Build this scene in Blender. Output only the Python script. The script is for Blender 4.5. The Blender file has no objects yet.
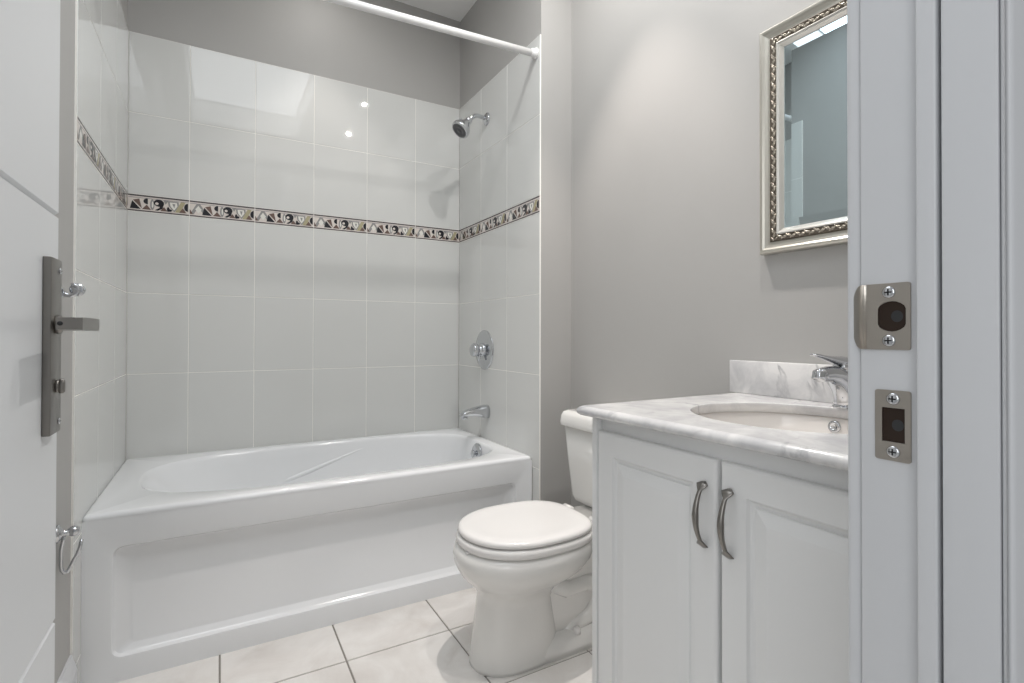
import bpy, bmesh, math, random
from mathutils import Vector, Matrix
S = bpy.context.scene
COL = S.collection
random.seed(7)
PI = math.pi

# ---------------------------------------------------------------- camera
CAM_H = 1.025
yaw, pitch, roll, FPX, CY = 0.51788, 0.0074, -0.0022, 513.86, 331.06
cam_data = bpy.data.cameras.new('camera'); cam = bpy.data.objects.new('camera', cam_data); COL.objects.link(cam)
cam_data.sensor_fit = 'HORIZONTAL'; cam_data.sensor_width = 36.0
cam_data.lens = FPX / 1024 * 36.0
cam_data.shift_y = -(341.5 - CY) / 1024
cam_data.clip_start = 0.01
r0 = Vector((math.cos(yaw), -math.sin(yaw), 0)); d0 = Vector((math.sin(yaw), math.cos(yaw), 0)); u0 = Vector((0, 0, 1))
d1 = math.cos(pitch) * d0 + math.sin(pitch) * u0
u1 = -math.sin(pitch) * d0 + math.cos(pitch) * u0
r2 = math.cos(roll) * r0 - math.sin(roll) * u1
u2 = math.sin(roll) * r0 + math.cos(roll) * u1
cam.matrix_world = Matrix(((r2.x, u2.x, -d1.x, 0), (r2.y, u2.y, -d1.y, 0), (r2.z, u2.z, -d1.z, CAM_H), (0, 0, 0, 1)))
S.camera = cam

# ---------------------------------------------------------------- view, world, big lights
S.view_settings.view_transform = 'Standard'
S.view_settings.look = 'None'
S.view_settings.gamma = 1.0
S.view_settings.use_curve_mapping = False
S.view_settings.exposure = -0.34
W = bpy.data.worlds.new('world'); S.world = W; W.use_nodes = True
bg = W.node_tree.nodes['Background']
bg.inputs['Color'].default_value = (0.97, 0.985, 1.0, 1)
bg.inputs['Strength'].default_value = 0.58

def light(name, typ, loc, energy, color, rot=(0, 0, 0), **kw):
    l = bpy.data.lights.new(name, typ); l.energy = energy; l.color = color
    for k, v in kw.items(): setattr(l, k, v)
    o = bpy.data.objects.new(name, l); COL.objects.link(o); o.location = loc; o.rotation_euler = rot
    return o
# daylight falling through the skylight shaft above the middle of the bathroom
light('skylight_daylight', 'AREA', (0.20, 1.0, 2.99), 15, (0.92, 0.96, 1.0), (0, 0, 0), shape='RECTANGLE', size=0.78, size_y=1.28)
# fill light added out of view in the hall, left of the doorway
light('hall_fill_light', 'AREA', (-1.25, -1.0, 1.7), 20, (0.98, 0.99, 1.0), (math.radians(90), 0, math.radians(-48)), shape='RECTANGLE', size=1.2, size_y=1.9)

# ---------------------------------------------------------------- dimensions
XL, XR, YB, XW = -0.345, 1.187, 2.689, 1.346     # left wall, alcove end wall, back wall, right wall
YT, YTL = 1.837, 1.798                           # where the tile starts on right / left
ZC = 2.813
ZR = [0.455, 0.855, 1.200, 1.547, 1.620, 1.966, 2.307]
YF0, YF1 = 0.149, 0.246                          # door wall, hall side and bathroom side
JR = 0.5                                         # right jamb face
JL = -0.246

# ---------------------------------------------------------------- materials
def lin(c):
    return tuple(((v / 255) / 12.92 if v / 255 <= 0.04045 else ((v / 255 + 0.055) / 1.055) ** 2.4) for v in c) + (1,)
def mat(name, rgb, rough=0.5, metal=0.0, coat=0.0, bump=0.0, bscale=200.0, spec=0.5):
    m = bpy.data.materials.new(name); m.use_nodes = True
    nt = m.node_tree; b = nt.nodes['Principled BSDF']
    b.inputs['Base Color'].default_value = lin(rgb)
    b.inputs['Roughness'].default_value = rough
    b.inputs['Metallic'].default_value = metal
    b.inputs['Coat Weight'].default_value = coat
    b.inputs['Coat Roughness'].default_value = 0.04
    b.inputs['Specular IOR Level'].default_value = spec
    if bump:
        tc = nt.nodes.new('ShaderNodeTexCoord'); n = nt.nodes.new('ShaderNodeTexNoise'); bp = nt.nodes.new('ShaderNodeBump')
        n.inputs['Scale'].default_value = bscale; n.inputs['Detail'].default_value = 4
        bp.inputs['Strength'].default_value = bump; bp.inputs['Distance'].default_value = 0.002
        nt.links.new(tc.outputs['Object'], n.inputs['Vector']); nt.links.new(n.outputs['Fac'], bp.inputs['Height'])
        nt.links.new(bp.outputs['Normal'], b.inputs['Normal'])
    return m
def ramp(nt, stops):
    r = nt.nodes.new('ShaderNodeValToRGB'); e = r.color_ramp.elements
    e[0].position, e[0].color = stops[0][0], lin(stops[0][1])
    e[1].position, e[1].color = stops[-1][0], lin(stops[-1][1])
    for p, c in stops[1:-1]:
        k = e.new(p); k.color = lin(c)
    return r
def marble(name, base, light_c, vein, rough, scale, veinw=0.035, vein_amt=0.7):
    m = mat(name, base, rough); nt = m.node_tree; b = nt.nodes['Principled BSDF']; L = nt.links
    tc = nt.nodes.new('ShaderNodeTexCoord')
    n1 = nt.nodes.new('ShaderNodeTexNoise'); n1.inputs['Scale'].default_value = scale; n1.inputs['Detail'].default_value = 8; n1.inputs['Roughness'].default_value = 0.62; n1.inputs['Distortion'].default_value = 0.6
    r1 = ramp(nt, [(0.34, base), (0.62, light_c)])
    n2 = nt.nodes.new('ShaderNodeTexNoise'); n2.inputs['Scale'].default_value = scale * 0.55; n2.inputs['Detail'].default_value = 7; n2.inputs['Distortion'].default_value = 0.45
    s = nt.nodes.new('ShaderNodeMath'); s.operation = 'SUBTRACT'; s.inputs[1].default_value = 0.5
    a = nt.nodes.new('ShaderNodeMath'); a.operation = 'ABSOLUTE'
    mr = nt.nodes.new('ShaderNodeMapRange'); mr.inputs['From Min'].default_value = 0.0; mr.inputs['From Max'].default_value = veinw
    mr.inputs['To Min'].default_value = vein_amt; mr.inputs['To Max'].default_value = 0.0
    n3 = nt.nodes.new('ShaderNodeTexNoise'); n3.inputs['Scale'].default_value = scale * 0.8
    r3 = nt.nodes.new('ShaderNodeMapRange'); r3.inputs['From Min'].default_value = 0.45; r3.inputs['From Max'].default_value = 0.65
    mul = nt.nodes.new('ShaderNodeMath'); mul.operation = 'MULTIPLY'
    mix = nt.nodes.new('ShaderNodeMix'); mix.data_type = 'RGBA'; mix.inputs['B'].default_value = lin(vein)
    for n in (n1, n2, n3): L.new(tc.outputs['Object'], n.inputs['Vector'])
    L.new(n1.outputs['Fac'], r1.inputs['Fac']); L.new(n2.outputs['Fac'], s.inputs[0]); L.new(s.outputs[0], a.inputs[0]); L.new(a.outputs[0], mr.inputs['Value'])
    L.new(n3.outputs['Fac'], r3.inputs['Value']); L.new(mr.outputs['Result'], mul.inputs[0]); L.new(r3.outputs['Result'], mul.inputs[1])
    L.new(mul.outputs[0], mix.inputs['Factor']); L.new(r1.outputs['Color'], mix.inputs['A']); L.new(mix.outputs['Result'], b.inputs['Base Color'])
    return m
M = {
    'paint': mat('grey_wall_paint', (174, 173, 171), 0.55, bump=0.05, bscale=400),
    'ceiling': mat('white_ceiling_paint', (244, 244, 243), 0.8),
    'trim': mat('white_trim_paint', (205, 207, 210), 0.35, bump=0.03, bscale=60),
    'doorpaint': mat('white_door_paint', (222, 224, 226), 0.38),
    'tile': mat('white_glazed_tile', (215, 216, 214), 0.025),
    'grout': mat('white_grout', (246, 245, 240), 0.8),
    'floor_grout': mat('grey_floor_grout', (135, 131, 126), 0.85),
    'floor': marble('pinkish_white_floor_tile', (213, 209, 205), (228, 226, 223), (194, 188, 182), 0.3, 5.0, 0.05, 0.5),
    'acrylic': mat('white_acrylic', (232, 234, 236), 0.12, coat=0.3),
    'ceramic': mat('white_vitreous_china', (232, 231, 228), 0.07, coat=0.3),
    'seat': mat('white_seat_plastic', (234, 232, 230), 0.18),
    'basin': mat('cream_sink_china', (224, 220, 216), 0.1, coat=0.2),
    'marble': marble('carrara_marble', (188, 188, 190), (226, 225, 224), (132, 133, 138), 0.14, 8.0, 0.02, 0.65),
    'cabinet': mat('white_cabinet_paint', (226, 227, 227), 0.35),
    'shade_gap': mat('shaded_cabinet_paint', (196, 196, 194), 0.4),  # cabinet white with the shade of the rail gap put into the colour
    'chrome': mat('polished_chrome', (205, 207, 210), 0.07, 1.0),
    'nickel': mat('satin_nickel', (138, 135, 131), 0.32, 1.0),
    'strike': mat('brushed_nickel', (172, 166, 158), 0.38, 1.0, bump=0.08, bscale=300),
    'hole': mat('shaded_wood_mortise', (40, 27, 18), 0.9),  # wood brown, darkened for the shade inside the mortise
    'dark': mat('dark_screw_and_slot_shade', (40, 41, 43), 0.5),  # dark screws; also shade of slots and mortise bore put into colour
    'nozzle': mat('grey_nozzle_plate', (92, 93, 95), 0.35, 0.4),
    'rod': mat('white_rod_enamel', (236, 236, 236), 0.3),
    'frame': mat('champagne_silver_frame', (196, 193, 184), 0.28, 0.75),
    'frame_lip': mat('pale_silver_lip', (222, 220, 214), 0.22, 0.6),
    'carved': mat('antiqued_silver_carving', (168, 160, 148), 0.33, 0.85),
    'antique': mat('dark_antique_ground', (84, 76, 66), 0.5, 0.4),
    'mirror': mat('mirror_glass', (206, 222, 228), 0.015, 1.0),
    'b_cream': mat('border_cream_glaze', (222, 214, 208), 0.12),
    'b_black': mat('border_black_glaze', (38, 38, 43), 0.15),
    'b_brown': mat('border_brown_glaze', (112, 92, 84), 0.15),
    'b_grey': mat('border_grey_glaze', (150, 149, 148), 0.15),
    'b_olive': mat('border_olive_glaze', (176, 168, 138), 0.15),
    'b_white': mat('border_white_glaze', (232, 230, 224), 0.12),
    'b_edge': mat('border_dark_edge_glaze', (88, 82, 84), 0.15),
}
def emit(name, rgb, strength):
    m = bpy.data.materials.new(name); m.use_nodes = True; nt = m.node_tree
    b = nt.nodes['Principled BSDF']; b.inputs['Base Color'].default_value = lin(rgb)
    b.inputs['Emission Color'].default_value = lin(rgb); b.inputs['Emission Strength'].default_value = strength
    return m
M['lamp'] = emit('lamp_glow', (255, 240, 222), 30)

# ---------------------------------------------------------------- mesh helpers (world coordinates)
class B:
    def __init__(s): s.bm = bmesh.new(); s.mi = 0
    def face(s, vs, smooth=False):
        try: f = s.bm.faces.new(vs)
        except ValueError: return None
        f.material_index = s.mi; f.smooth = smooth; return f
    def box(s, x0, x1, y0, y1, z0, z1):
        v = [s.bm.verts.new(p) for p in ((x0, y0, z0), (x1, y0, z0), (x1, y1, z0), (x0, y1, z0), (x0, y0, z1), (x1, y0, z1), (x1, y1, z1), (x0, y1, z1))]
        for f in ((3, 2, 1, 0), (4, 5, 6, 7), (0, 1, 5, 4), (1, 2, 6, 5), (2, 3, 7, 6), (3, 0, 4, 7)): s.face([v[i] for i in f])
        return s
    def rbox(s, x0, x1, y0, y1, z0, z1, r=0.003, seg=2):
        b = bmesh.new(); t = B.__new__(B); t.bm = b; t.mi = s.mi; t.box(x0, x1, y0, y1, z0, z1)
        bmesh.ops.bevel(b, geom=b.edges[:], offset=r, segments=seg, affect='EDGES', profile=0.5)
        for f in b.faces: f.material_index = s.mi; f.smooth = True
        s.merge(b); return s
    def merge(s, b):
        mp = {v: s.bm.verts.new(v.co) for v in b.verts}
        for f in b.faces:
            try: n = s.bm.faces.new([mp[v] for v in f.verts])
            except ValueError: continue
            n.material_index = f.material_index; n.smooth = f.smooth
        b.free()
    def loft(s, loops, cap0=True, cap1=True, closed=True, smooth=True, ring=False):
        L = [[s.bm.verts.new(p) for p in lp] for lp in loops]
        pairs = list(zip(L, L[1:])) + ([(L[-1], L[0])] if ring else [])
        for a, b in pairs:
            n = len(a)
            for i in range(n if closed else n - 1):
                s.face([a[i], a[(i + 1) % n], b[(i + 1) % n], b[i]], smooth)
        if not ring:
            if cap0: s.face(list(reversed(L[0])), smooth)
            if cap1: s.face(L[-1], smooth)
        return L
    def tube(s, pts, rad, n=12, cap=True):
        P = [Vector(p) for p in pts]
        R = rad if isinstance(rad, (list, tuple)) else [rad] * len(P)
        loops = []; ref = None
        for i, p in enumerate(P):
            t = (P[min(i + 1, len(P) - 1)] - P[max(i - 1, 0)]).normalized()
            if ref is None:
                ref = Vector((0, 0, 1)) if abs(t.z) < 0.9 else Vector((1, 0, 0))
            u = (ref - t * ref.dot(t)).normalized(); ref = u; w = t.cross(u)
            ra, rb = R[i] if isinstance(R[i], (list, tuple)) else (R[i], R[i])
            loops.append([p + u * ra * math.cos(2 * PI * k / n) + w * rb * math.sin(2 * PI * k / n) for k in range(n)])
        s.loft(loops, cap, cap); return s
    def lathe(s, prof, org, axis, n=32, caps=True):
        a = Vector(axis).normalized(); ref = Vector((0, 0, 1)) if abs(a.z) < 0.9 else Vector((1, 0, 0))
        u = (ref - a * ref.dot(a)).normalized(); w = a.cross(u); o = Vector(org)
        loops = [[o + a * h + (u * math.cos(2 * PI * k / n) + w * math.sin(2 * PI * k / n)) * max(r, 1e-4) for k in range(n)] for r, h in prof]
        s.loft(loops, caps, caps); return s
    def fill(s, loops, normal, smooth=False):
        es = []; 
        for lp in loops:
            v = [s.bm.verts.new(p) for p in lp] if not isinstance(lp[0], bmesh.types.BMVert) else lp
            for i in range(len(v)):
                a, b = v[i], v[(i + 1) % len(v)]
                e = s.bm.edges.get((a, b)) or s.bm.edges.new((a, b)); es.append(e)
        r = bmesh.ops.triangle_fill(s.bm, edges=es, use_beauty=True, use_dissolve=False, normal=normal)
        for g in r['geom']:
            if isinstance(g, bmesh.types.BMFace): g.material_index = s.mi; g.smooth = smooth
    def poly(s, pts): return s.face([s.bm.verts.new(p) for p in pts])
    def done(s, name, mats, parent=None, at=None, recalc=True, sharp=None):
        if recalc: bmesh.ops.recalc_face_normals(s.bm, faces=s.bm.faces[:])
        org = Vector(at) if at else Vector((0, 0, 0))
        if parent is not None:
            org = Vector(parent['_w'])
        bmesh.ops.translate(s.bm, verts=s.bm.verts[:], vec=-org)
        me = bpy.data.meshes.new(name); s.bm.to_mesh(me); s.bm.free()
        for m in (mats if isinstance(mats, (list, tuple)) else [mats]): me.materials.append(M[m])
        if sharp is not None:
            try: me.set_sharp_from_angle(angle=math.radians(sharp))
            except Exception: pass
        o = bpy.data.objects.new(name, me); COL.objects.link(o)
        if parent is not None: o.parent = parent; o['_w'] = parent['_w']
        else: o.location = org; o['_w'] = tuple(org)
        return o
def tag(o, label=None, cat=None, group=None, kind=None):
    if label: o['label'] = label
    if cat: o['category'] = cat
    if group: o['group'] = group
    if kind: o['kind'] = kind
    return o
def thing(name, loc, label, cat, group=None):
    o = bpy.data.objects.new(name, None); COL.objects.link(o); o.location = loc; o['_w'] = tuple(loc); o.empty_display_size = 0.05
    return tag(o, label, cat, group)
def struct(b, name, mats, **kw): return tag(b.done(name, mats, **kw), kind='structure')
def rrect(u0, u1, v0, v1, r, k=6):
    pts = []
    for cx, cy, a0 in ((u1 - r, v1 - r, 0), (u0 + r, v1 - r, 90), (u0 + r, v0 + r, 180), (u1 - r, v0 + r, 270)):
        for i in range(k + 1):
            a = math.radians(a0 + 90 * i / k); pts.append((cx + r * math.cos(a), cy + r * math.sin(a)))
    return pts
def egg(xf, xb, yc, hw, z, nf=2.0, nb=3.0, n=48, xm=None):
    # outline that points to -X: front half with exponent nf, rear half with exponent nb
    xm = xm if xm is not None else xf + (xb - xf) * 0.48
    out = []
    for i in range(n):
        a = 2 * PI * i / n; c, s_ = math.cos(a), math.sin(a)
        e = nb if c > 0 else nf
        L = (xb - xm) if c > 0 else (xm - xf)
        out.append((xm + L * math.copysign(abs(c) ** (2 / e), c), yc + hw * math.copysign(abs(s_) ** (2 / e), s_), z))
    return out

# ================================================================ ROOM SHELL
T = 0.1
struct(B().box(XL - T, XW + T, YB, YB + T, 0, ZC), 'wall_back', 'paint')
struct(B().box(XL - T, XL, YF0, YB, 0, ZC), 'wall_left', 'paint')
struct(B().box(XW, XW + T, YF0, YB, 0, ZC), 'wall_right', 'paint')
b = B(); b.box(XR, XW, YT, YB, 0, ZC); struct(b, 'wall_alcove_end', 'paint')
b = B()
b.box(XL, JL - 0.02, YF0, YF1, 0, ZC); b.box(JR + 0.02, XW, YF0, YF1, 0, ZC); b.box(JL - 0.02, JR + 0.02, YF0, YF1, 2.48, ZC)
b.box(XW + T, XW + 0.9, YF0, YF1, 0, ZC); b.box(XL - 0.9, XL - T, YF0, YF1, 0, ZC)
struct(b, 'wall_front', 'paint')
SX0, SX1, SY0, SY1 = -0.20, 0.60, 0.35, 1.65          # skylight opening
b = B(); ZH = ZC + 0.18
b.box(XL - T, SX0, YF0, YB + T, ZC, ZC + .08); b.box(SX1, XW + T, YF0, YB + T, ZC, ZC + .08)
b.box(SX0, SX1, YF0, SY0, ZC, ZC + .08); b.box(SX0, SX1, SY1, YB + T, ZC, ZC + .08)
struct(b, 'ceiling', 'ceiling')
b = B()
b.box(SX0 - .03, SX0, SY0 - .03, SY1 + .03, ZC + .08, ZH); b.box(SX1, SX1 + .03, SY0 - .03, SY1 + .03, ZC + .08, ZH)
b.box(SX0, SX1, SY0 - .03, SY0, ZC + .08, ZH); b.box(SX0, SX1, SY1, SY1 + .03, ZC + .08, ZH)
struct(b, 'window_1', 'ceiling')

# floor: individual tiles over a grout bed
b = B(); b.mi = 0; b.box(-1.4, 2.2, -1.9, YB, -0.05, -0.0025); b.mi = 1
g = 0.0022
xs = [0.007 + 0.3465 * k for k in range(-4, 7)]; ys = [1.664 + 0.3335 * k for k in range(-11, 5)]
for i in range(len(xs) - 1):
    for j in range(len(ys) - 1):
        x0, x1, y0, y1 = xs[i] + g, xs[i + 1] - g, ys[j] + g, ys[j + 1] - g
        y1 = min(y1, YB)
        if y1 - y0 < 0.02: continue
        b.loft([[(x0, y0, -0.003), (x1, y0, -0.003), (x1, y1, -0.003), (x0, y1, -0.003)],
                [(x0 + .001, y0 + .001, 0), (x1 - .001, y0 + .001, 0), (x1 - .001, y1 - .001, 0), (x0 + .001, y1 - .001, 0)]], False, True, smooth=False)
struct(b, 'floor', ['floor_grout', 'floor'])

# wall tiles: f(u, z, depth) -> point; depth measured out of the wall
def tiled(name, f, cols, rows, t=0.006):
    b = B(); gg = 0.0013
    u0, u1, z0, z1 = cols[0], cols[-1], rows[0], rows[-1]
    def slab(a0, a1, c0, c1, d0, d1, ch, tilt=(0, 0)):
        lo = [f(a0, c0, d0), f(a1, c0, d0), f(a1, c1, d0), f(a0, c1, d0)]
        tx, tz = tilt
        hi = [f(a0 + ch, c0 + ch, d1 - tx - tz), f(a1 - ch, c0 + ch, d1 + tx - tz), f(a1 - ch, c1 - ch, d1 + tx + tz), f(a0 + ch, c1 - ch, d1 - tx + tz)]
        md = [f(a0, c0, d1 - ch - tx - tz), f(a1, c0, d1 - ch + tx - tz), f(a1, c1, d1 - ch + tx + tz), f(a0, c1, d1 - ch - tx + tz)]
        b.loft([lo, md, hi], True, True, smooth=False)
    b.mi = 0; slab(u0, u1, z0, z1, 0, t - 0.0009, 0.0002)
    b.mi = 1
    for i in range(len(cols) - 1):
        for j in range(len(rows) - 1):
            if abs(rows[j] - 1.547) < 1e-6: continue
            slab(cols[i] + gg, cols[i + 1] - gg, rows[j] + gg, rows[j + 1] - gg, 0.001, t, 0.0008, (random.uniform(-.00016, .00016), random.uniform(-.00016, .00016)))
    return struct(b, name, ['grout', 'tile'])
fb = lambda u, z, d: (u, YB - d, z)
fl = lambda u, z, d: (XL + d, u, z)
fr = lambda u, z, d: (XR - d, u, z)
colsB = [XL + 0.006] + [XL + 0.227 + 0.2601 * k for k in range(6)]
colsB[-1] = XR - 0.006
tiled('wall_back_tiled', fb, colsB, ZR)
colsR = [YT, 2.125, 2.404, YB - 0.006]
tiled('wall_right_tiled', fr, colsR, ZR)
colsL = [YTL, 2.110, 2.400, YB - 0.006]
tiled('wall_left_tiled', fl, colsL, ZR)
# tile column below the tub rim, between the apron and the tile edge
tiled('wall_right_tiled_low', fr, [YT, 1.893], [0.0, 0.110, 0.455])
tiled('wall_left_tiled_low', fl, [YTL, 1.893], [0.0, 0.110, 0.455])

# decorative border: relief tiles with leaf and scroll motifs
def border(name, f, cols, flip=False):
    b = B(); z0, z1 = 1.5482, 1.6188; H = z1 - z0; d = 0.0062
    COLS = ['b_cream', 'b_black', 'b_brown', 'b_grey', 'b_olive', 'b_white', 'b_edge']
    for i in range(len(cols) - 1):
        a0, a1 = cols[i] + .0012, cols[i + 1] - .0012
        Wd = 0.26; full = a1 - a0
        if full < 0.22: off = 0.26 - full
        else: off = 0; Wd = full
        lay = [0]
        def P(u, v, dd):
            x = (a0 + u * Wd - off) if not flip else (a1 - u * Wd + off)
            return f(min(max(x, a0), a1), z0 + v * H, dd)
        def pg(ci, pts):
            us = [p[0] for p in pts]
            lay[0] += 1; b.mi = ci; b.poly([P(u, v, d + 0.00006 * lay[0]) for u, v in pts])
        def el(ci, cu, cv, ru, rv, a0_=0, a1_=360, n=16):
            pg(ci, [(cu + ru * math.cos(math.radians(a0_ + (a1_ - a0_) * k / n)), cv + rv * math.sin(math.radians(a0_ + (a1_ - a0_) * k / n))) for k in range(n + (0 if a1_ - a0_ == 360 else 1))])
        b.mi = 0
        b.loft([[f(a0, z0, 0), f(a1, z0, 0), f(a1, z1, 0), f(a0, z1, 0)], [f(a0, z0, d), f(a1, z0, d), f(a1, z1, d), f(a0, z1, d)]], smooth=False)
        k = (full / Wd); s0 = 1 - k if off else 0
        pg(6, [(s0, .90), (1, .90), (1, 1), (s0, 1)]); pg(6, [(s0, 0), (1, 0), (1, .075), (s0, .075)])
        pg(3, [(s0, .80), (1, .80), (1, .835), (s0, .835)])
        if not off:
            pg(3, [(0.005, .14), (.06, .14), (.155, .80), (.10, .80)]); pg(3, [(.10, .80), (.155, .80), (.27, .14), (.21, .14)])
            pg(5, [(.128, .70), (.175, .46), (.128, .22), (.081, .46)])
            pg(2, [(0, .14), (.05, .14), (0, .46)])
        pg(1, [(.185, .14), (.33, .14), (.215, .62)]); pg(2, [(.225, .66), (.345, .18), (.31, .76)])
        pg(2, [(.345, .14), (.47, .14), (.41, .44)]); el(1, .425, .64, .06, .18, 90, 270)
        el(3, .485, .47, .030, .33); el(5, .489, .47, .012, .2)
        el(1, .575, .60, .072, .22); el(0, .548, .56, .024, .08)
        pg(1, [(.59, .60), (.647, .58), (.625, .28), (.56, .13), (.52, .15), (.585, .32)])
        pg(2, [(.595, .14), (.695, .14), (.645, .40)])
        pg(3, [(.635, .80), (.71, .80), (.67, .56)])
        el(1, .705, .27, .02, .15); el(1, .725, .22, .034, .08)
        pg(3, [(.70, .78), (.85, .78), (.86, .5), (.79, .14), (.71, .48)]); pg(5, [(.725, .72), (.825, .72), (.835, .5), (.787, .24), (.735, .48)]); pg(3, [(.76, .64), (.805, .64), (.79, .38)])
        pg(4, [(.80, .14), (.87, .14), (.95, .80), (.885, .80)]); pg(2, [(.86, .14), (.965, .14), (.91, .44)])
        el(1, .985, .50, .055, .25, 90, 270)
    return struct(b, name, COLS, recalc=False)
border('trim_1', fb, colsB)
border('trim_2', fr, colsR, flip=True)
border('trim_3', fl, colsL)

# baseboards
def baseboard(name, f, u0, u1):
    b = B(); prof = [(0, 0), (.016, 0), (.016, .118), (.012, .135), (.007, .150), (.005, .160), (0, .160)]
    b.loft([[f(u, z, d) for d, z in prof] for u in (u0, u1)], smooth=False)
    return struct(b, name, 'trim')
baseboard('baseboard_left', fl, YF1, YTL - 0.002)
baseboard('baseboard_right', lambda u, z, d: (XW - d, u, z), 1.01, YT)
baseboard('baseboard_alcove', lambda u, z, d: (u, YT - d, z), XR + .002, XW - .016)

# door frame: right jamb with stop, left jamb, head, casings
b = B()
b.rbox(JR, JR + 0.02, YF0, YF1 + 0.0, 0, 2.46, 0.0015)
b.rbox(JR - 0.011, JR + 0.001, 0.1855, 0.1992, 0, 2.455, 0.0015)       # narrow door stop
b.rbox(JR - 0.0095, JR + 0.001, YF0 - 0.0004, 0.1825, 0, 2.455, 0.0006)
b.rbox(JL - 0.02, JL, YF0, YF1, 0, 2.46, 0.0015)
b.rbox(JL - 0.02, JR + 0.02, YF0, YF1, 2.455, 2.48, 0.0015)
struct(b, 'trim_4', 'trim')
def casing(name, x0, x1, ya, yb_):
    b = B(); b.rbox(x0, x1, ya, yb_, 0, 2.464, 0.004, 3); return struct(b, name, 'trim')
casing('trim_5', JR + 0.004, JR + 0.069, YF1 + 0.0005, YF1 + 0.0142)       # bathroom side
casing('trim_6', JR - 0.0095, JR + 0.075, YF0 - 0.0085, YF0 - 0.0006)        # hall side, right
b = B(); b.rbox(JL - .07, JR + .069, YF1 + .0005, YF1 + .0125, 2.466, 2.53, .004, 3); struct(b, 'trim_8', 'trim')
casing('trim_7', JL - 0.075, JL - 0.006, YF0 - 0.016, YF0 - 0.0005)        # hall side, left

# ================================================================ DOOR (open, against the left wall)
DX0, DX1, DY0, DY1 = JL, -0.209, 0.250, 0.999
b = B()
groove = [0.600, 1.201, 1.802]
# plain body built as boards separated by V grooves on both faces
zs = [0.012] + groove + [2.445]
prof = []
for side in (1, -1):
    seq = []
    for k in range(len(zs) - 1):
        za = zs[k] + (0.004 if k else 0.0); zb = zs[k + 1] - (0.004 if k < len(zs) - 2 else 0.0)
        seq += [(DX1, za), (DX1, zb)]
        if k < len(zs) - 2: seq.append((DX1 - 0.005, zs[k + 1]))
    if side == -1: seq = [(DX0 + (DX1 - x), z) for x, z in reversed(seq)]
    prof += seq
LL = [[b.bm.verts.new((x, y, z)) for x, z in prof] for y in (DY0, DY1)]
n = len(prof)
for i in range(n): b.face([LL[0][i], LL[0][(i + 1) % n], LL[1][(i + 1) % n], LL[1][i]])
b.fill([LL[0]], (0, -1, 0)); b.fill([LL[1]], (0, 1, 0))
door = struct(b, 'door_1', 'doorpaint', at=(DX0, DY0, 0))
fx = DX1
b = B(); b.rbox(fx, fx + 0.0095, 0.921, 0.975, 0.885, 1.131, 0.0012)
plate = b.done('handle_plate', 'nickel', door)
tag(plate, 'tall brushed nickel escutcheon plate')
for zz in (1.115, 0.900):
    b = B(); b.lathe([(0.0045, 0), (0.0045, .0012), (.003, .002)], (fx + .0095, 0.963, zz), (1, 0, 0), 16); b.mi = 1
    b.box(fx + .0114, fx + .0117, 0.9605, 0.9655, zz - .0006, zz + .0006)
    b.done('screw', ['chrome', 'dark'], plate)
# lever handle: rose, neck and square bar that points back to the hinge
b = B(); b.lathe([(.013, 0), (.013, .006), (.0085, .008), (.0085, .030)], (fx + .0095, 0.945, 1.038), (1, 0, 0), 24)
lx0, lx1 = fx + .030, fx + .056
prof = [(0.828, .0075), (0.845, .008), (0.90, .0085), (0.955, .0085)]
b.loft([[(lx0 + (.958 - y) * 0.03, y, 1.038 - h), (lx1 + (.958 - y) * 0.03, y, 1.038 - h), (lx1 + (.958 - y) * 0.03, y, 1.038 + h), (lx0 + (.958 - y) * 0.03, y, 1.038 + h)] for y, h in prof], smooth=False)
lever = b.done('lever', 'nickel', door)
b = B(); b.lathe([(.0028, 0), (.0028, .0012)], (lx0 + .008, 0.8285, 1.038), (0, -1, 0), 12); b.done('screw', 'dark', lever)
b = B(); b.lathe([(.009, 0), (.009, .003), (.005, .004)], (fx + .0095, 0.950, 0.951), (1, 0, 0), 20)
b.loft([[(fx + .0110 + dx, 0.950 + r * .55 * math.cos(a), 0.951 + r * math.sin(a)) for a in [2 * PI * k / 20 for k in range(20)]] for r, dx in ((.008, 0), (.0105, .002), (.0105, .006), (.008, .008))])
b.done('thumb_turn', 'nickel', door)

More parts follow.
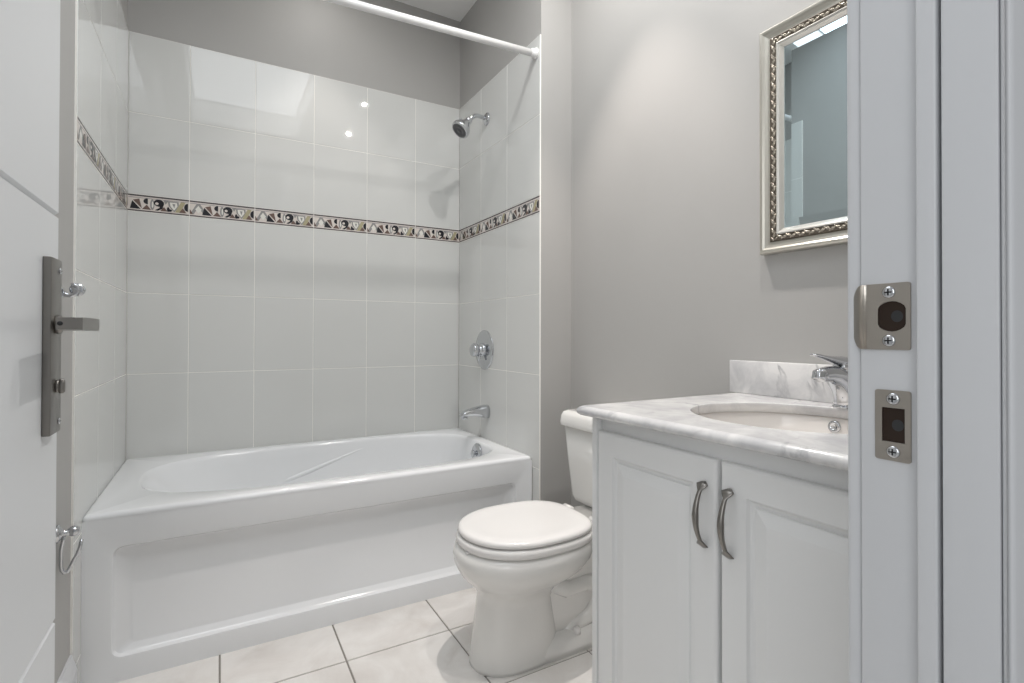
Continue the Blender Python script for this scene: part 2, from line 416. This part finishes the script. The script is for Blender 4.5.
# strike plates on the right jamb
def screw_head(b, x, y, z, r=0.0052):
    b.mi = 1; b.lathe([(r, 0), (r, .0006), (r * .75, .0016)], (x, y, z), (-1, 0, 0), 18)
    b.mi = 2; b.box(x - .0019, x - .0016, y - .0028, y + .0028, z - .0006, z + .0006); b.box(x - .0019, x - .0016, y - .0006, y + .0006, z - .0028, z + .0028)
def strike(name, label, y0, y1, z0, z1, hole, lip, screws):
    t = thing(name, (JR, (y0 + y1) / 2, z0), label, 'strike plate')
    xf = JR - 0.0018
    b = B()
    out = [(xf, y, z) for y, z in rrect(y0, y1, z0, z1, 0.002, 4)]
    hl = [(xf, y, z) for y, z in hole]
    vo = [b.bm.verts.new(p) for p in out]; vh = [b.bm.verts.new(p) for p in hl]
    b.fill([vo, vh], (-1, 0, 0))
    vo2 = [b.bm.verts.new((JR - .0001, p[1], p[2])) for p in out]
    for i in range(len(vo)): b.face([vo[i], vo[(i + 1) % len(vo)], vo2[(i + 1) % len(vo)], vo2[i]])
    vh2 = [b.bm.verts.new((JR - .0001, p[1], p[2])) for p in hl]
    for i in range(len(vh)): b.face([vh[i], vh[(i + 1) % len(vh)], vh2[(i + 1) % len(vh)], vh2[i]])
    if lip:   # curved lip that wraps the jamb's bathroom corner
        zc = (z0 + z1) / 2; hz = (z1 - z0) / 2
        cols = []
        for k in range(9):
            q = k / 8; y = y1 - .003 + 0.0135 * q; x = xf - .0002 + 0.006 * q * q
            h = hz - 0.0001 - (0.010 * max(0, q - .35) ** 2 / .42)
            cols.append([(x, y, zc - h), (x, y, zc + h)])
        for th in (0, 0.0012):
            V = [[b.bm.verts.new((x + th, y, z)) for x, y, z in c] for c in cols]
            for a, c in zip(V, V[1:]): b.face([a[0], c[0], c[1], a[1]], True)
            if th == 0: V0 = V
        b.face([V0[-1][0], V[-1][0], V[-1][1], V0[-1][1]])
        for k in range(8):
            for e in (0, 1): b.face([V0[k][e], V0[k + 1][e], V[k + 1][e], V[k][e]])
    b.done('plate', 'strike', t)
    # flat patches in the opening, the pocket's shade put into their dark colour
    hy = [p[0] for p in hole]; hz_ = [p[1] for p in hole]
    b = B(); y_a, y_b, z_a, z_b = min(hy), max(hy), min(hz_), max(hz_)
    b.mi = 0; b.poly([(JR - .0004, y_a, z_a), (JR - .0004, y_b, z_a), (JR - .0004, y_b, z_b), (JR - .0004, y_a, z_b)])
    b.mi = 1; yy, zz = y_a + (y_b - y_a) * .33, (z_a + z_b) / 2
    b.poly([(JR - .0006, yy + .0045 * math.cos(a), zz + .005 * math.sin(a)) for a in [2 * PI * k / 20 for k in range(20)]])
    tag(b.done('mortise', ['hole', 'dark'], t, recalc=False), 'wooden mortise hole with shade in its colour')
    for (y, z) in screws:
        b = B(); screw_head(b, xf, y, z); b.done('screw', ['strike', 'chrome', 'dark'], t)
zc = 1.0415
hole = []
for k in range(24):
    a = 2 * PI * k / 24
    y = 0.2205 + .0132 * math.cos(a); z = zc + .0130 * math.sin(a)
    hole.append((min(max(y, 0.2100), 0.2310), z))
strike('strike_plate', 'brushed nickel lipped strike plate with rounded latch hole, upper one on the white door jamb', 0.2068, 0.243, 1.013, 1.070, hole, True, [(0.2225, 1.0622), (0.2225, 1.0208)])
hole = [(0.2110, .9345), (.2280, .9345), (.2280, .9635), (.2110, .9635)]
strike('strike_plate', 'brushed nickel strike plate with square deadbolt hole, lower one on the white door jamb', 0.2068, 0.2335, 0.9185, 0.9785, hole, False, [(0.2195, .9712), (.2195, .9262)])

# ================================================================ BATHTUB
t = thing('bathtub', (0.42, 2.288, 0), 'white acrylic alcove bathtub with recessed apron panel along the back wall', 'bathtub')
X0, X1, Y0, Y1, ZT = XL + .0045, XR - .0065, 1.895, YB - .0065, 0.501
def basin(xl, xr, yf, yb_, z, nl, nr, n=96):
    xm = xl + (xr - xl) * 0.5; yc = (yf + yb_) / 2; hy = (yb_ - yf) / 2; out = []
    for i in range(n):
        a = 2 * PI * i / n; c, s_ = math.cos(a), math.sin(a); e = nr if c > 0 else nl
        L = (xr - xm) if c > 0 else (xm - xl)
        out.append((xm + L * math.copysign(abs(c) ** (2 / e), c), yc + hy * math.copysign(abs(s_) ** (2 / e), s_), z))
    return out
b = B()
lev = [(-.250, 1.122, 1.957, 2.632, .5000, 2.9, 3.8), (-.244, 1.118, 1.961, 2.628, .4985, 2.9, 3.8), (-.238, 1.114, 1.965, 2.624, .494, 2.9, 3.8), (-.230, 1.110, 1.969, 2.620, .484, 2.9, 3.8),
       (-.205, 1.106, 1.975, 2.614, .45, 2.9, 3.9), (-.14, 1.098, 1.99, 2.602, .38, 2.9, 4), (-.05, 1.09, 2.01, 2.588, .29, 3, 4), (.06, 1.08, 2.03, 2.570, .20, 3, 4), (.12, 1.07, 2.045, 2.556, .155, 3, 4),
       (.18, 1.05, 2.065, 2.535, .13, 3, 4), (.26, 1.01, 2.10, 2.50, .12, 3, 4)]
Lp = b.loft([basin(*l) for l in lev], False, True)
r = 0.014
outs = []
for q in range(6):
    a = PI / 2 * q / 5; ins = r * (1 - math.sin(a)); z = ZT - r * (1 - math.cos(a))
    outs.append([(x, y, z) for x, y in rrect(X0 + ins, X1 - ins, Y0 + ins, Y1 - ins, 0.012, 5)])
outs.append([(x, y, ZT - r - .004) for x, y in rrect(X0, X1, Y0, Y1, 0.012, 5)])
Lo = b.loft(outs, False, False)
b.fill([Lo[0], Lp[0]], (0, 0, 1), True)
b.done('shell', 'acrylic', t)
# armrest ridges moulded into both long inner walls
b = B()
def inner_y(z, back=True):
    for (p, q) in zip(lev, lev[1:]):
        if q[4] <= z <= p[4]:
            k = (p[4] - z) / (p[4] - q[4]); return p[3] + (q[3] - p[3]) * k if back else p[2] + (q[2] - p[2]) * k
    return lev[-1][3]
for back in (True,):
    pts = []
    for k in range(15):
        q = k / 14; x = 0.17 + .48 * q; z = 0.310 + .150 * q
        pts.append((x, inner_y(z, back) + (.002 if back else -.002), z))
    b.tube(pts, [(0.003 + 0.013 * (1 - k / 14) ** .8, 0.002 + 0.008 * (1 - k / 14) ** .8) for k in range(15)], 10)
b.done('armrest_ridge', 'acrylic', t)
# apron
b = B()
f = lambda u, v, d: (u, Y0 + d, v)
outer = [f(u, v, 0) for u, v in ((X0, 0.0), (X1, 0.0), (X1, .4835), (X0, .4835))]
px0, px1, pz0, pz1 = -.268, 1.101, .072, .395
steps = [(-.007, 0.0, .032), (-.002, .0015, .028), (.001, .006, .025), (.003, .0125, .023), (.008, .0165, .021), (.036, .027, .02), (.044, .029, .016)]
rings = [[f(u, v, d) for u, v in rrect(px0 + i, px1 - i, pz0 + (i if i < .013 else .012 + (i - .012) * .3), pz1 - i * 1.2, rr, 6)] for i, d, rr in steps]
R = b.loft(rings, False, True)
vo = [b.bm.verts.new(p) for p in outer]
b.fill([vo, R[0]], (0, -1, 0))
b.done('apron', 'acrylic', t, sharp=35)
b = B(); b.lathe([(.048, 0), (.048, .007), (.043, .011), (.014, .013), (.0, .013)], (1.103, 2.275, .445), (-1, 0, .12), 32)
b.tube([(1.090, 2.275, .445), (1.078, 2.275, .446)], [.010, .009], 16); b.lathe([(.004, 0), (.016, .002), (.016, .008), (.010, .011)], (1.082, 2.275, .446), (-1, 0, 0.1), 20)
tag(b.done('overflow_plate', 'chrome', t), 'round chrome overflow plate')

# ================================================================ SHOWER FITTINGS
ts = thing('shower_fixture', (XR - .006, 2.335, 2.125), 'chrome shower head on a bent arm high on the tiled end wall', 'shower head')
xw_ = XR - .006
b = B(); b.lathe([(.032, 0), (.031, .005), (.022, .012), (.012, .015)], (xw_, 2.335, 2.125), (-1, 0, 0), 28); b.done('flange', 'chrome', ts)
b = B(); b.tube([(xw_ - .005, 2.335, 2.125), (1.150, 2.335, 2.130), (1.128, 2.334, 2.131), (1.110, 2.332, 2.126), (1.096, 2.329, 2.115), (1.080, 2.325, 2.098)], .0105, 16); b.done('arm', 'chrome', ts)
ax = Vector((-.65, -.09, -.76)).normalized(); o = Vector((1.080, 2.325, 2.098))
b = B(); b.lathe([(.012, 0), (.017, .004), (.018, .014), (.015, .020), (.021, .030), (.030, .046), (.041, .062), (.047, .074), (.047, .088), (.043, .093), (.039, .094), (.039, .0895)], o, ax, 36, True); hd = b.done('head', 'chrome', ts)
b = B(); b.lathe([(.0385, .0), (.0385, .0035), (.030, .006), (.020, .0065), (.019, .005), (.012, .005), (.011, .0065), (.0, .0065)], o + ax * .0895, ax, 36)
sf = b.done('spray_face', 'nozzle', hd); tag(sf, 'dark grey nozzle face')
b = B(); b.rbox(0, 0.034, -.006, .006, -.004, .004, .002)
bmesh.ops.transform(b.bm, matrix=Matrix.Translation(o + ax * .048 + Vector((-.026, -.0, .030))) @ Matrix.Rotation(math.radians(48), 4, 'Y'), verts=b.bm.verts[:])
b.done('spray_tab', 'chrome', hd)

tv = thing('shower_valve', (xw_, 2.355, 0.948), 'round chrome shower mixer valve on the tiled wall above the tub spout', 'shower valve')
b = B(); b.lathe([(.101, 0), (.1005, .003), (.094, .007), (.070, .011), (.045, .0135), (.0, .014)], (xw_, 2.355, .948), (-1, 0, 0), 48); b.done('escutcheon', 'chrome', tv)
b = B(); b.lathe([(.034, .008), (.034, .020), (.026, .026), (.022, .030), (.022, .040)], (xw_, 2.355, .948), (-1, 0, 0), 32); b.done('hub', 'chrome', tv)
b = B(); b.lathe([(.018, .040), (.030, .043), (.034, .050), (.034, .064), (.029, .072), (.015, .076), (.0, .077)], (xw_, 2.355, .948), (-1, 0, 0), 12)
b.tube([(xw_ - .030, 2.355, .945), (xw_ - .034, 2.352, .912), (xw_ - .036, 2.350, .892)], [(.008, .010), (.008, .011), (.006, .009)], 12); b.done('handle', 'chrome', tv)
for dy in (-.05, .05):
    b = B(); b.lathe([(.005, 0), (.005, .002), (.003, .003)], (xw_ - .0115, 2.355 + dy, .935), (-1, 0, 0), 12); b.done('screw', 'chrome', tv)

b = B(); secs = []
for x, zt_, zb_, hy in ((xw_, .672, .603, .033), (1.165, .672, .604, .033), (1.135, .668, .612, .031), (1.105, .662, .618, .028), (1.075, .655, .620, .025), (1.052, .648, .618, .0225), (1.040, .640, .616, .020), (1.034, .632, .618, .014)):
    zc_ = (zt_ + zb_) / 2; hz = (zt_ - zb_) / 2
    secs.append([(x, 2.325 + hy * math.copysign(abs(math.cos(a)) ** .8, math.cos(a)), zc_ + hz * math.copysign(abs(math.sin(a)) ** .8, math.sin(a))) for a in [2 * PI * k / 28 for k in range(28)]])
b.loft(secs); b.lathe([(.016, 0), (.016, .012), (.013, .012), (.013, .002)], (1.055, 2.325, .620), (0, 0, -1), 20)
tag(b.done('tub_spout', 'chrome', at=(xw_, 2.325, .637)), 'tapered chrome tub spout on the tiled wall just above the tub rim', 'tub spout')

tr = thing('shower_rod', (0.42, 1.872, 2.237), 'straight white shower curtain rod spanning the tub alcove', 'shower rod')
b = B(); b.tube([(XL + .007, 1.902, 2.196), (XR - .008, 1.869, 2.237)], .0145, 24); b.done('rod', 'rod', tr)
for x, y, z, s_ in ((XR - .006, 1.869, 2.237, -1), (XL + .006, 1.902, 2.196, 1)):
    b = B(); b.lathe([(.024, 0), (.024, .006), (.019, .010), (.018, .024), (.0155, .026)], (x, y, z), (s_, 0, 0), 24); b.done('flange', 'rod', tr)

# ================================================================ HOOK AND PAPER HOLDER behind the door
th = thing('robe_hook', (XL, 1.655, 1.128), 'small chrome robe hook on the grey wall behind the open door, above the paper holder', 'hook')
b = B(); b.lathe([(.020, 0), (.020, .004), (.012, .008), (.008, .010)], (XL, 1.655, 1.128), (1, 0, 0), 24); b.done('rosette', 'chrome', th)
b = B(); b.tube([(XL + .006, 1.655, 1.128), (XL + .014, 1.655, 1.122), (XL + .022, 1.655, 1.120), (XL + .031, 1.655, 1.124), (XL + .037, 1.655, 1.133), (XL + .036, 1.655, 1.143), (XL + .029, 1.655, 1.148), (XL + .024, 1.655, 1.147)], [.006, .0055, .005, .005, .005, .0048, .0045, .0045], 12)
b.lathe([(.0075, -.002), (.0155, 0), (.0165, .002), (.0155, .004), (.0075, .006)], (XL + .034, 1.668, 1.136), (0, -1, 0), 24); b.done('hook', 'chrome', th)
tp = thing('paper_holder', (XL, 1.655, .532), 'chrome toilet paper holder with open wire arm on the wall beside the tub', 'toilet paper holder')
b = B(); b.lathe([(.022, 0), (.022, .004), (.014, .009), (.008, .012), (.0065, .018), (.0065, .026)], (XL, 1.655, .532), (1, 0, 0), 24)
b.lathe([(.0, -.013), (.008, -.011), (.0125, -.004), (.0125, .004), (.008, .011), (.0, .013)], (XL + .032, 1.660, .533), (1, 0, 0), 20); b.done('post', 'chrome', tp)
b = B(); P_ = [(.011, .540), (.008, .523), (.004, .500), (.0035, .478), (.0035, .460), (.005, .448), (.009, .441), (.014, .441), (.019, .449), (.027, .468), (.034, .483), (.039, .500), (.0415, .515)]
b.tube([(XL + .004 + dx, 1.655 + .0015 * k, z - .010) for k, (dx, z) in enumerate(P_)], .0042, 12); b.done('wire_arm', 'chrome', tp)

# ================================================================ TOILET
YCT = 1.440
tt = thing('toilet', (0.98, YCT, 0), 'white two-piece toilet with closed lid between tub and vanity', 'toilet')
b = B()
secs = [(.682, .985, .099, 0.0, 2.3), (.682, .985, .099, .012, 2.3), (.687, .975, .098, .05, 2.3), (.698, .960, .095, .12, 2.3), (.707, .950, .092, .19, 2.3), (.708, .960, .096, .213, 2.3), (.699, .98, .110, .236, 2.2),
        (.676, 1.02, .138, .258, 2.1), (.652, 1.06, .162, .284, 2.1), (.636, 1.085, .178, .315, 2.1), (.632, 1.095, .183, .340, 2.1), (.637, 1.095, .182, .360, 2.1), (.648, 1.09, .172, .3705, 2.1)]
b.loft([egg(xf, xb, YCT, hw, z, nf, 2.6, 56) for xf, xb, hw, z, nf in secs])
# narrow rear pedestal, foot and deck
b.loft([egg(.80, 1.225, YCT, hw, z, 3.0, 3.5, 40) for hw, z in ((.102, 0), (.102, .022), (.097, .042), (.086, .056), (.07, .066))])
b.loft([egg(.84, xb, YCT, hw, z, 3, 3, 40) for xb, hw, z in ((1.20, .066, .03), (1.19, .062, .12), (1.20, .068, .20), (1.25, .088, .27), (1.30, .112, .33), (1.315, .122, .382))])
# trapway swelling on both sides
for s_ in (-1, 1):
    b.tube([(.93, YCT + s_ * .055, .230), (.99, YCT + s_ * .058, .200), (1.06, YCT + s_ * .058, .205), (1.12, YCT + s_ * .055, .195), (1.14, YCT + s_ * .050, .140), (1.09, YCT + s_ * .048, .085), (1.02, YCT + s_ * .048, .06), (.96, YCT + s_ * .045, .03)],
           [.030, .033, .034, .036, .036, .034, .030, .028], 16)
b.done('bowl', 'ceramic', tt)
for s_ in (-1, 1):
    b = B(); b.lathe([(.0125, 0), (.0125, .012), (.009, .020), (.003, .023), (.0, .023)], (1.02, YCT + s_ * .082, .052), (0, 0, 1), 20); b.done('bolt_cap', 'seat', tt)
# seat ring and lid
b = B()
ring = []
for (i, z) in ((.008, .372), (.002, .3745), (0, .380), (-.001, .388), (.001, .396), (.007, .400)):
    ring.append(egg(.644 + i, 1.082 - i, YCT, .181 - i, z, 2.1, 3.0, 56))
for (i, z) in ((.070, .400), (.072, .372)):
    ring.append(egg(.644 + i, 1.082 - i, YCT, .181 - i, z, 2.1, 3.0, 56))
b.loft(ring, ring=True); seat = b.done('seat', 'seat', tt)
b = B(); b.rbox(.645, .663, YCT - .04, YCT - .028, .3685, .3745, .0015); b.done('bumper', 'seat', seat)
b = B()
b.loft([egg(.650 + i, 1.076 - i, YCT, .178 - i, z, 2.1, 3.0, 56) for i, z in ((.008, .4035), (.001, .405), (-.001, .410), (0, .416), (.005, .421), (.013, .4235), (.035, .4245), (.055, .4235), (.085, .4238), (.13, .4245))])
b.done('lid', 'seat', tt)
for s_ in (-1, 1):
    b = B(); b.tube([(1.098, YCT + s_ * .055, .400), (1.098, YCT + s_ * .095, .400)], .012, 16); b.rbox(1.078, 1.110, YCT + s_ * .075 - .016, YCT + s_ * .075 + .016, .383, .400, .003); b.done('hinge', 'seat', tt)
# tank
def rsec(x0, x1, hw, z, rr): return [(x, y, z) for x, y in rrect(x0, x1, YCT - hw, YCT + hw, rr, 6)]
b = B(); b.loft([rsec(1.205, 1.31, .182, .383, .03), rsec(1.196, 1.316, .194, .390, .035), rsec(1.190, 1.322, .200, .41, .035), rsec(1.178, 1.328, .211, .55, .035), rsec(1.168, 1.332, .219, .674, .035)])
b.done('tank', 'ceramic', tt)
b = B(); b.loft([rsec(1.166, 1.336, .219, .674, .034), rsec(1.155, 1.340, .229, .677, .036), rsec(1.154, 1.341, .2305, .690, .036), rsec(1.157, 1.339, .228, .714, .036), rsec(1.164, 1.334, .221, .728, .034), rsec(1.178, 1.324, .207, .733, .03)])
b.done('tank_lid', 'ceramic', tt)

# ================================================================ VANITY
VX, VY0, VY1 = 0.782, 0.262, 0.981
vc = thing('vanity_cabinet', (1.06, 0.62, 0), 'white vanity cabinet with two raised panel doors under the marble top', 'cabinet')
b = B()
b.rbox(VX, XW - .016, VY1 - .017, VY1, 0, .8305, .0012); b.rbox(VX, XW - .016, VY0, VY0 + .017, 0, .8305, .0012)
b.box(VX + .06, VX + .078, VY0 + .016, VY1 - .016, 0, .1); b.box(VX + .018, XW - .016, VY0 + .016, VY1 - .016, .1, .118)
b.box(XW - .022, XW - .016, VY0 + .016, VY1 - .016, .1, .8305)
b.done('carcass', 'cabinet', vc)
b = B(); b.rbox(VX + .016, VX + .034, VY0 + .016, VY1 - .016, .770, .8305, .001); b.box(VX + .020, VX + .034, (VY0 + VY1) / 2 - .018, (VY0 + VY1) / 2 + .018, .1, .78); b.done('top_rail', 'cabinet', vc)
def cab_door(y0, y1, hy):
    z0, z1 = .106, .7995; x = VX
    b = B(); st = [(0, .018), (0, .0055), (.0015, .0025), (.004, .0008), (.007, 0), (.053, 0), (.0545, .003), (.056, .0055), (.060, .0080), (.065, .0083), (.0665, .005), (.069, .0042), (.081, .0012), (.089, -.0006), (.092, -.0008)]
    b.loft([[(x + d, y0 + i, z0 + i), (x + d, y1 - i, z0 + i), (x + d, y1 - i, z1 - i), (x + d, y0 + i, z1 - i)] for i, d in st], True, True, smooth=False)
    d = b.done('door', 'cabinet', vc)
    b = B(); L = []; n = 24
    for k in range(25):
        q = k / 24; z = .634 + (.756 - .634) * q
        arch = math.sin(PI * q) ** .75
        xc = x - .003 - .024 * arch
        e = abs(q - .5) * 2
        wy = .0036 + .0030 * (1 - e) ** 1.5 + (.0095 * max(0, 1 - abs(e - .92) / .17) ** .8 if e > .76 else 0)
        wx = .0035 + .002 * (1 - e)
        if k in (0, 24): wy *= .4
        L.append([(xc + wx * math.cos(2 * PI * j / 12), hy + wy * math.sin(2 * PI * j / 12), z) for j in range(12)])
    b.loft(L)
    tag(b.done('handle', 'nickel', d), 'curved satin nickel pull')
cab_door(.6255, .9615, .650); cab_door(.2815, .6175, .5955)

# marble top with an oval cut-out
cx_, cy_, hx_, hy_ = 1.058, .652, .198, .214
TX0, TX1, TY0, TY1 = .745, XW - .001, .262, 1.003
def oval(ex, z, n=64): return [(cx_ + (hx_ + ex) * math.cos(2 * PI * k / n), cy_ + (hy_ + ex) * math.sin(2 * PI * k / n), z) for k in range(n)]
b = B(); ZV = .856; th_ = .023
prof = [(.014, 0), (.008, .0012), (.003, .005), (.0005, .010), (0, .0145), (.002, .0185), (.006, .0216), (.012, .023), (.05, .023)]
def top_out(i, z):   # nose on the front and the left side only
    return [(x + .022 * (TY1 - y) / (TY1 - TY0) * (TX1 - x) / (TX1 - TX0), y, z) for x, y in rrect(TX0 + i, TX1, TY0, TY1 - i, .012, 5)]
Lo = b.loft([top_out(i, ZV - d) for i, d in prof], False, False)
Li = b.loft([oval(0, ZV), oval(-.0015, ZV - .001), oval(-.002, ZV - .003), oval(-.002, ZV - th_)], False, False)
b.fill([Lo[0], Li[0]], (0, 0, 1)); b.fill([Lo[-1], Li[-1]], (0, 0, -1))
tag(b.done('countertop', 'marble', at=(TX0, TY0, ZV - th_)), 'white and grey veined marble vanity countertop with oval cut-out', 'countertop')
b = B(); b.rbox(1.326, XW - .0005, TY0, 1.014, ZV + .0004, .9515, .0018)
tag(b.done('backsplash', 'marble', at=(1.33, .64, ZV)), 'low veined marble backsplash on the wall behind the sink', 'backsplash')
b = B()
bl = [(.012, 0), (.004, 0), (.001, .002), (0, .010), (-.006, .030), (-.018, .060), (-.040, .092), (-.075, .115), (-.12, .127), (-.17, .131)]
outer_b = [(.012, .001), (.012, .012), (.006, .035), (-.03, .105), (-.07, .13), (-.165, .145)]
def ov2(ex, z): return [(cx_ + max(.012, hx_ + ex) * math.cos(2 * PI * k / 64), cy_ + max(.014, hy_ + ex) * math.sin(2 * PI * k / 64), z) for k in range(64)]
zb = ZV - th_ - .0004
b.loft([ov2(e, zb - d) for e, d in reversed(bl)] + [ov2(e, zb - d) for e, d in outer_b], True, True)
sk = b.done('sink', 'basin', at=(cx_, cy_, zb)); tag(sk, 'cream oval undermount sink set in the marble countertop', 'sink')
b = B(); b.lathe([(.006, .004), (.008, 0.0), (.013, .0005), (.0145, .003), (.0145, .0055)], (1.247, .672, .812), (1, 0, -.1), 24); tag(b.done('overflow_ring', 'chrome', sk), 'small chrome overflow ring')
b = B(); b.lathe([(.022, 0), (.022, .002), (.017, .003), (.014, .001), (0, .001)], (cx_, cy_, zb - .1305), (0, 0, 1), 28); tag(b.done('drain', 'chrome', sk), 'round chrome drain')

# faucet
FX, FY = 1.282, .662
tf = thing('faucet', (FX, FY, ZV), 'chrome single-lever faucet behind the oval sink', 'faucet')
b = B(); b.lathe([(.029, 0), (.029, .003), (.0265, .006)], (FX, FY, ZV), (0, 0, 1), 32); b.done('base_ring', 'chrome', tf)
b = B(); pts = [(FX, FY, ZV + .004), (FX - .001, FY, ZV + .018), (FX - .006, FY, ZV + .036), (FX - .016, FY, ZV + .054), (FX - .032, FY, ZV + .069), (FX - .054, FY, ZV + .078), (FX - .078, FY, ZV + .081), (FX - .098, FY, ZV + .080), (FX - .110, FY, ZV + .079)]
b.tube(pts, [.0265, .0245, .0240, .0250, .0255, .0215, .0180, .0165, .0155], 24)
b.tube([(FX - .010, FY, ZV + .050), (FX - .008, FY, ZV + .075), (FX - .006, FY, ZV + .092)], [.020, .024, .023], 24); b.done('body', 'chrome', tf)
b = B(); b.lathe([(.0145, 0), (.0152, .002), (.0152, .018), (.0135, .020), (.0115, .020), (.0115, .014)], (FX - .106, FY, ZV + .088), (-.25, 0, -1), 24); b.done('aerator', 'chrome', tf)
b = B(); b.lathe([(.023, 0), (.0245, .004), (.024, .014), (.019, .022), (.008, .026), (0, .0265)], (FX - .006, FY, ZV + .090), (-.1, 0, 1), 28)
b.tube([(FX + .004, FY, ZV + .104), (FX - .020, FY, ZV + .108), (FX - .060, FY, ZV + .114), (FX - .100, FY, ZV + .121), (FX - .130, FY, ZV + .126), (FX - .137, FY, ZV + .1265)], [(.014, .017), (.013, .017), (.008, .014), (.005, .012), (.0035, .010), (.002, .006)], 16)
hnd = b.done('lever', 'chrome', tf)
b = B(); b.lathe([(.0035, 0), (.0035, .001)], (FX - .031, FY - .004, ZV + .100), (-1, -.15, .1), 14); b.done('set_screw', 'dark', hnd)

# ================================================================ MIRROR
MY0, MY1, MZ0, MZ1 = .352, .914, 1.252, 1.880
tm = thing('wall_mirror', (XW, (MY0 + MY1) / 2, MZ0), 'rectangular wall mirror in a champagne silver frame with ornate inner band, above the sink', 'mirror')
def frame_part(name, mats, prof, parent=tm):
    b = B(); b.loft([[(XW - h, MY0 + i, MZ0 + i), (XW - h, MY1 - i, MZ0 + i), (XW - h, MY1 - i, MZ1 - i), (XW - h, MY0 + i, MZ1 - i)] for i, h in prof], False, False, smooth=False, ring=True)
    return b.done(name, mats, parent)
frame_part('frame', 'frame', [(0, .001), (0, .018), (.002, .0225), (.006, .025), (.011, .0245), (.016, .021), (.024, .0185), (.031, .018), (.031, .001)])
band = frame_part('carved_band', 'antique', [(.031, .002), (.031, .020), (.034, .0215), (.050, .0185), (.050, .002)])
frame_part('inner_lip', 'frame_lip', [(.050, .002), (.050, .0205), (.053, .022), (.058, .0195), (.064, .012), (.066, .010), (.066, .002)])
# raised scroll carving: one relief mesh on the band
b = B()
def leaf(c, along, across, flip):
    up = Vector((-1, 0, 0)); a = Vector(along); w = Vector(across); c = Vector(c)
    for du, dv, ang, L, Wd in ((-.004, .0015 * flip, 40 * flip, .0075, .0028), (.0045, -.002 * flip, -35 * flip, .0065, .0026), (0.001, .005 * flip, 80 * flip, .004, .0022)):
        q = math.radians(ang); d1_ = a * math.cos(q) + w * math.sin(q); d2_ = -a * math.sin(q) + w * math.cos(q); o_ = c + a * du + w * dv
        lp = []
        for f_, h in ((1, 0), (.8, .0018), (.35, .003)):
            lp.append([o_ + d1_ * (L * f_ * math.cos(2 * PI * k / 8)) + d2_ * (Wd * f_ * math.sin(2 * PI * k / 8)) + up * h for k in range(8)])
        b.loft(lp, False, True)
mid = .0415; hx2 = XW - .0192; step = .0125
n1 = int((MZ1 - MZ0 - 2 * mid) / step); n2 = int((MY1 - MY0 - 2 * mid) / step)
for k in range(n1 + 1):
    z = MZ0 + mid + (MZ1 - MZ0 - 2 * mid) * k / n1
    for y, s_ in ((MY0 + mid, 1), (MY1 - mid, -1)): leaf((hx2, y, z), (0, 0, 1), (0, s_, 0), 1 if k % 2 else -1)
for k in range(1, n2):
    y = MY0 + mid + (MY1 - MY0 - 2 * mid) * k / n2
    for z, s_ in ((MZ0 + mid, 1), (MZ1 - mid, -1)): leaf((hx2, y, z), (0, 1, 0), (0, 0, s_), 1 if k % 2 else -1)
b.done('scroll_relief', 'carved', band)
b = B()
gi = .063; bw = .024
lo = [(XW - .008, MY0 + gi, MZ0 + gi), (XW - .008, MY1 - gi, MZ0 + gi), (XW - .008, MY1 - gi, MZ1 - gi), (XW - .008, MY0 + gi, MZ1 - gi)]
hi = [(XW - .0100, MY0 + gi + bw, MZ0 + gi + bw), (XW - .0100, MY1 - gi - bw, MZ0 + gi + bw), (XW - .0100, MY1 - gi - bw, MZ1 - gi - bw), (XW - .0100, MY0 + gi + bw, MZ1 - gi - bw)]
bk = [(XW - .003, p[1], p[2]) for p in lo]
b.loft([bk, lo, hi], True, True, smooth=False); b.done('mirror_glass', 'mirror', tm)

# ================================================================ RECESSED CEILING LIGHTS
def downlight(x, y, label, energy, glow, color, angle=70):
    t_ = thing('ceiling_light', (x, y, ZC), label, 'ceiling light', None)
    b = B(); b.lathe([(.062, -.0005), (.062, -.004), (.046, -.006), (.044, -.004), (.044, -.0005)], (x, y, ZC), (0, 0, 1), 36); b.done('trim_ring', 'rod', t_)
    b = B(); b.lathe([(.0, -.0012), (.013, -.0012), (.015, -.0008), (.015, -.0004)], (x, y, ZC), (0, 0, 1), 28); b.done('bulb_lens', 'lamp', t_)
    l = light('downlight_beam', 'SPOT', (x, y, ZC), energy, color, spot_size=math.radians(angle), spot_blend=0.55, shadow_soft_size=0.012)
    l.parent = t_; l.location = (0, 0, -.012)
    l = light('downlight_glow', 'AREA', (x, y, ZC), glow, (1.0, .975, .945), shape='DISK', size=.04)
    l.parent = t_; l.location = (0, 0, -.010)
downlight(.99, .70, 'recessed ceiling light above the vanity', 16, 10, (1.0, .93, .87))
downlight(.97, 1.36, 'recessed ceiling light above the toilet', 75, 10, (1.0, .90, .83), 62)
downlight(.42, 2.37, 'recessed ceiling light above the bathtub', 16, 1.5, (1.0, .93, .87))

for o in bpy.data.objects:
    if '_w' in o: del o['_w']
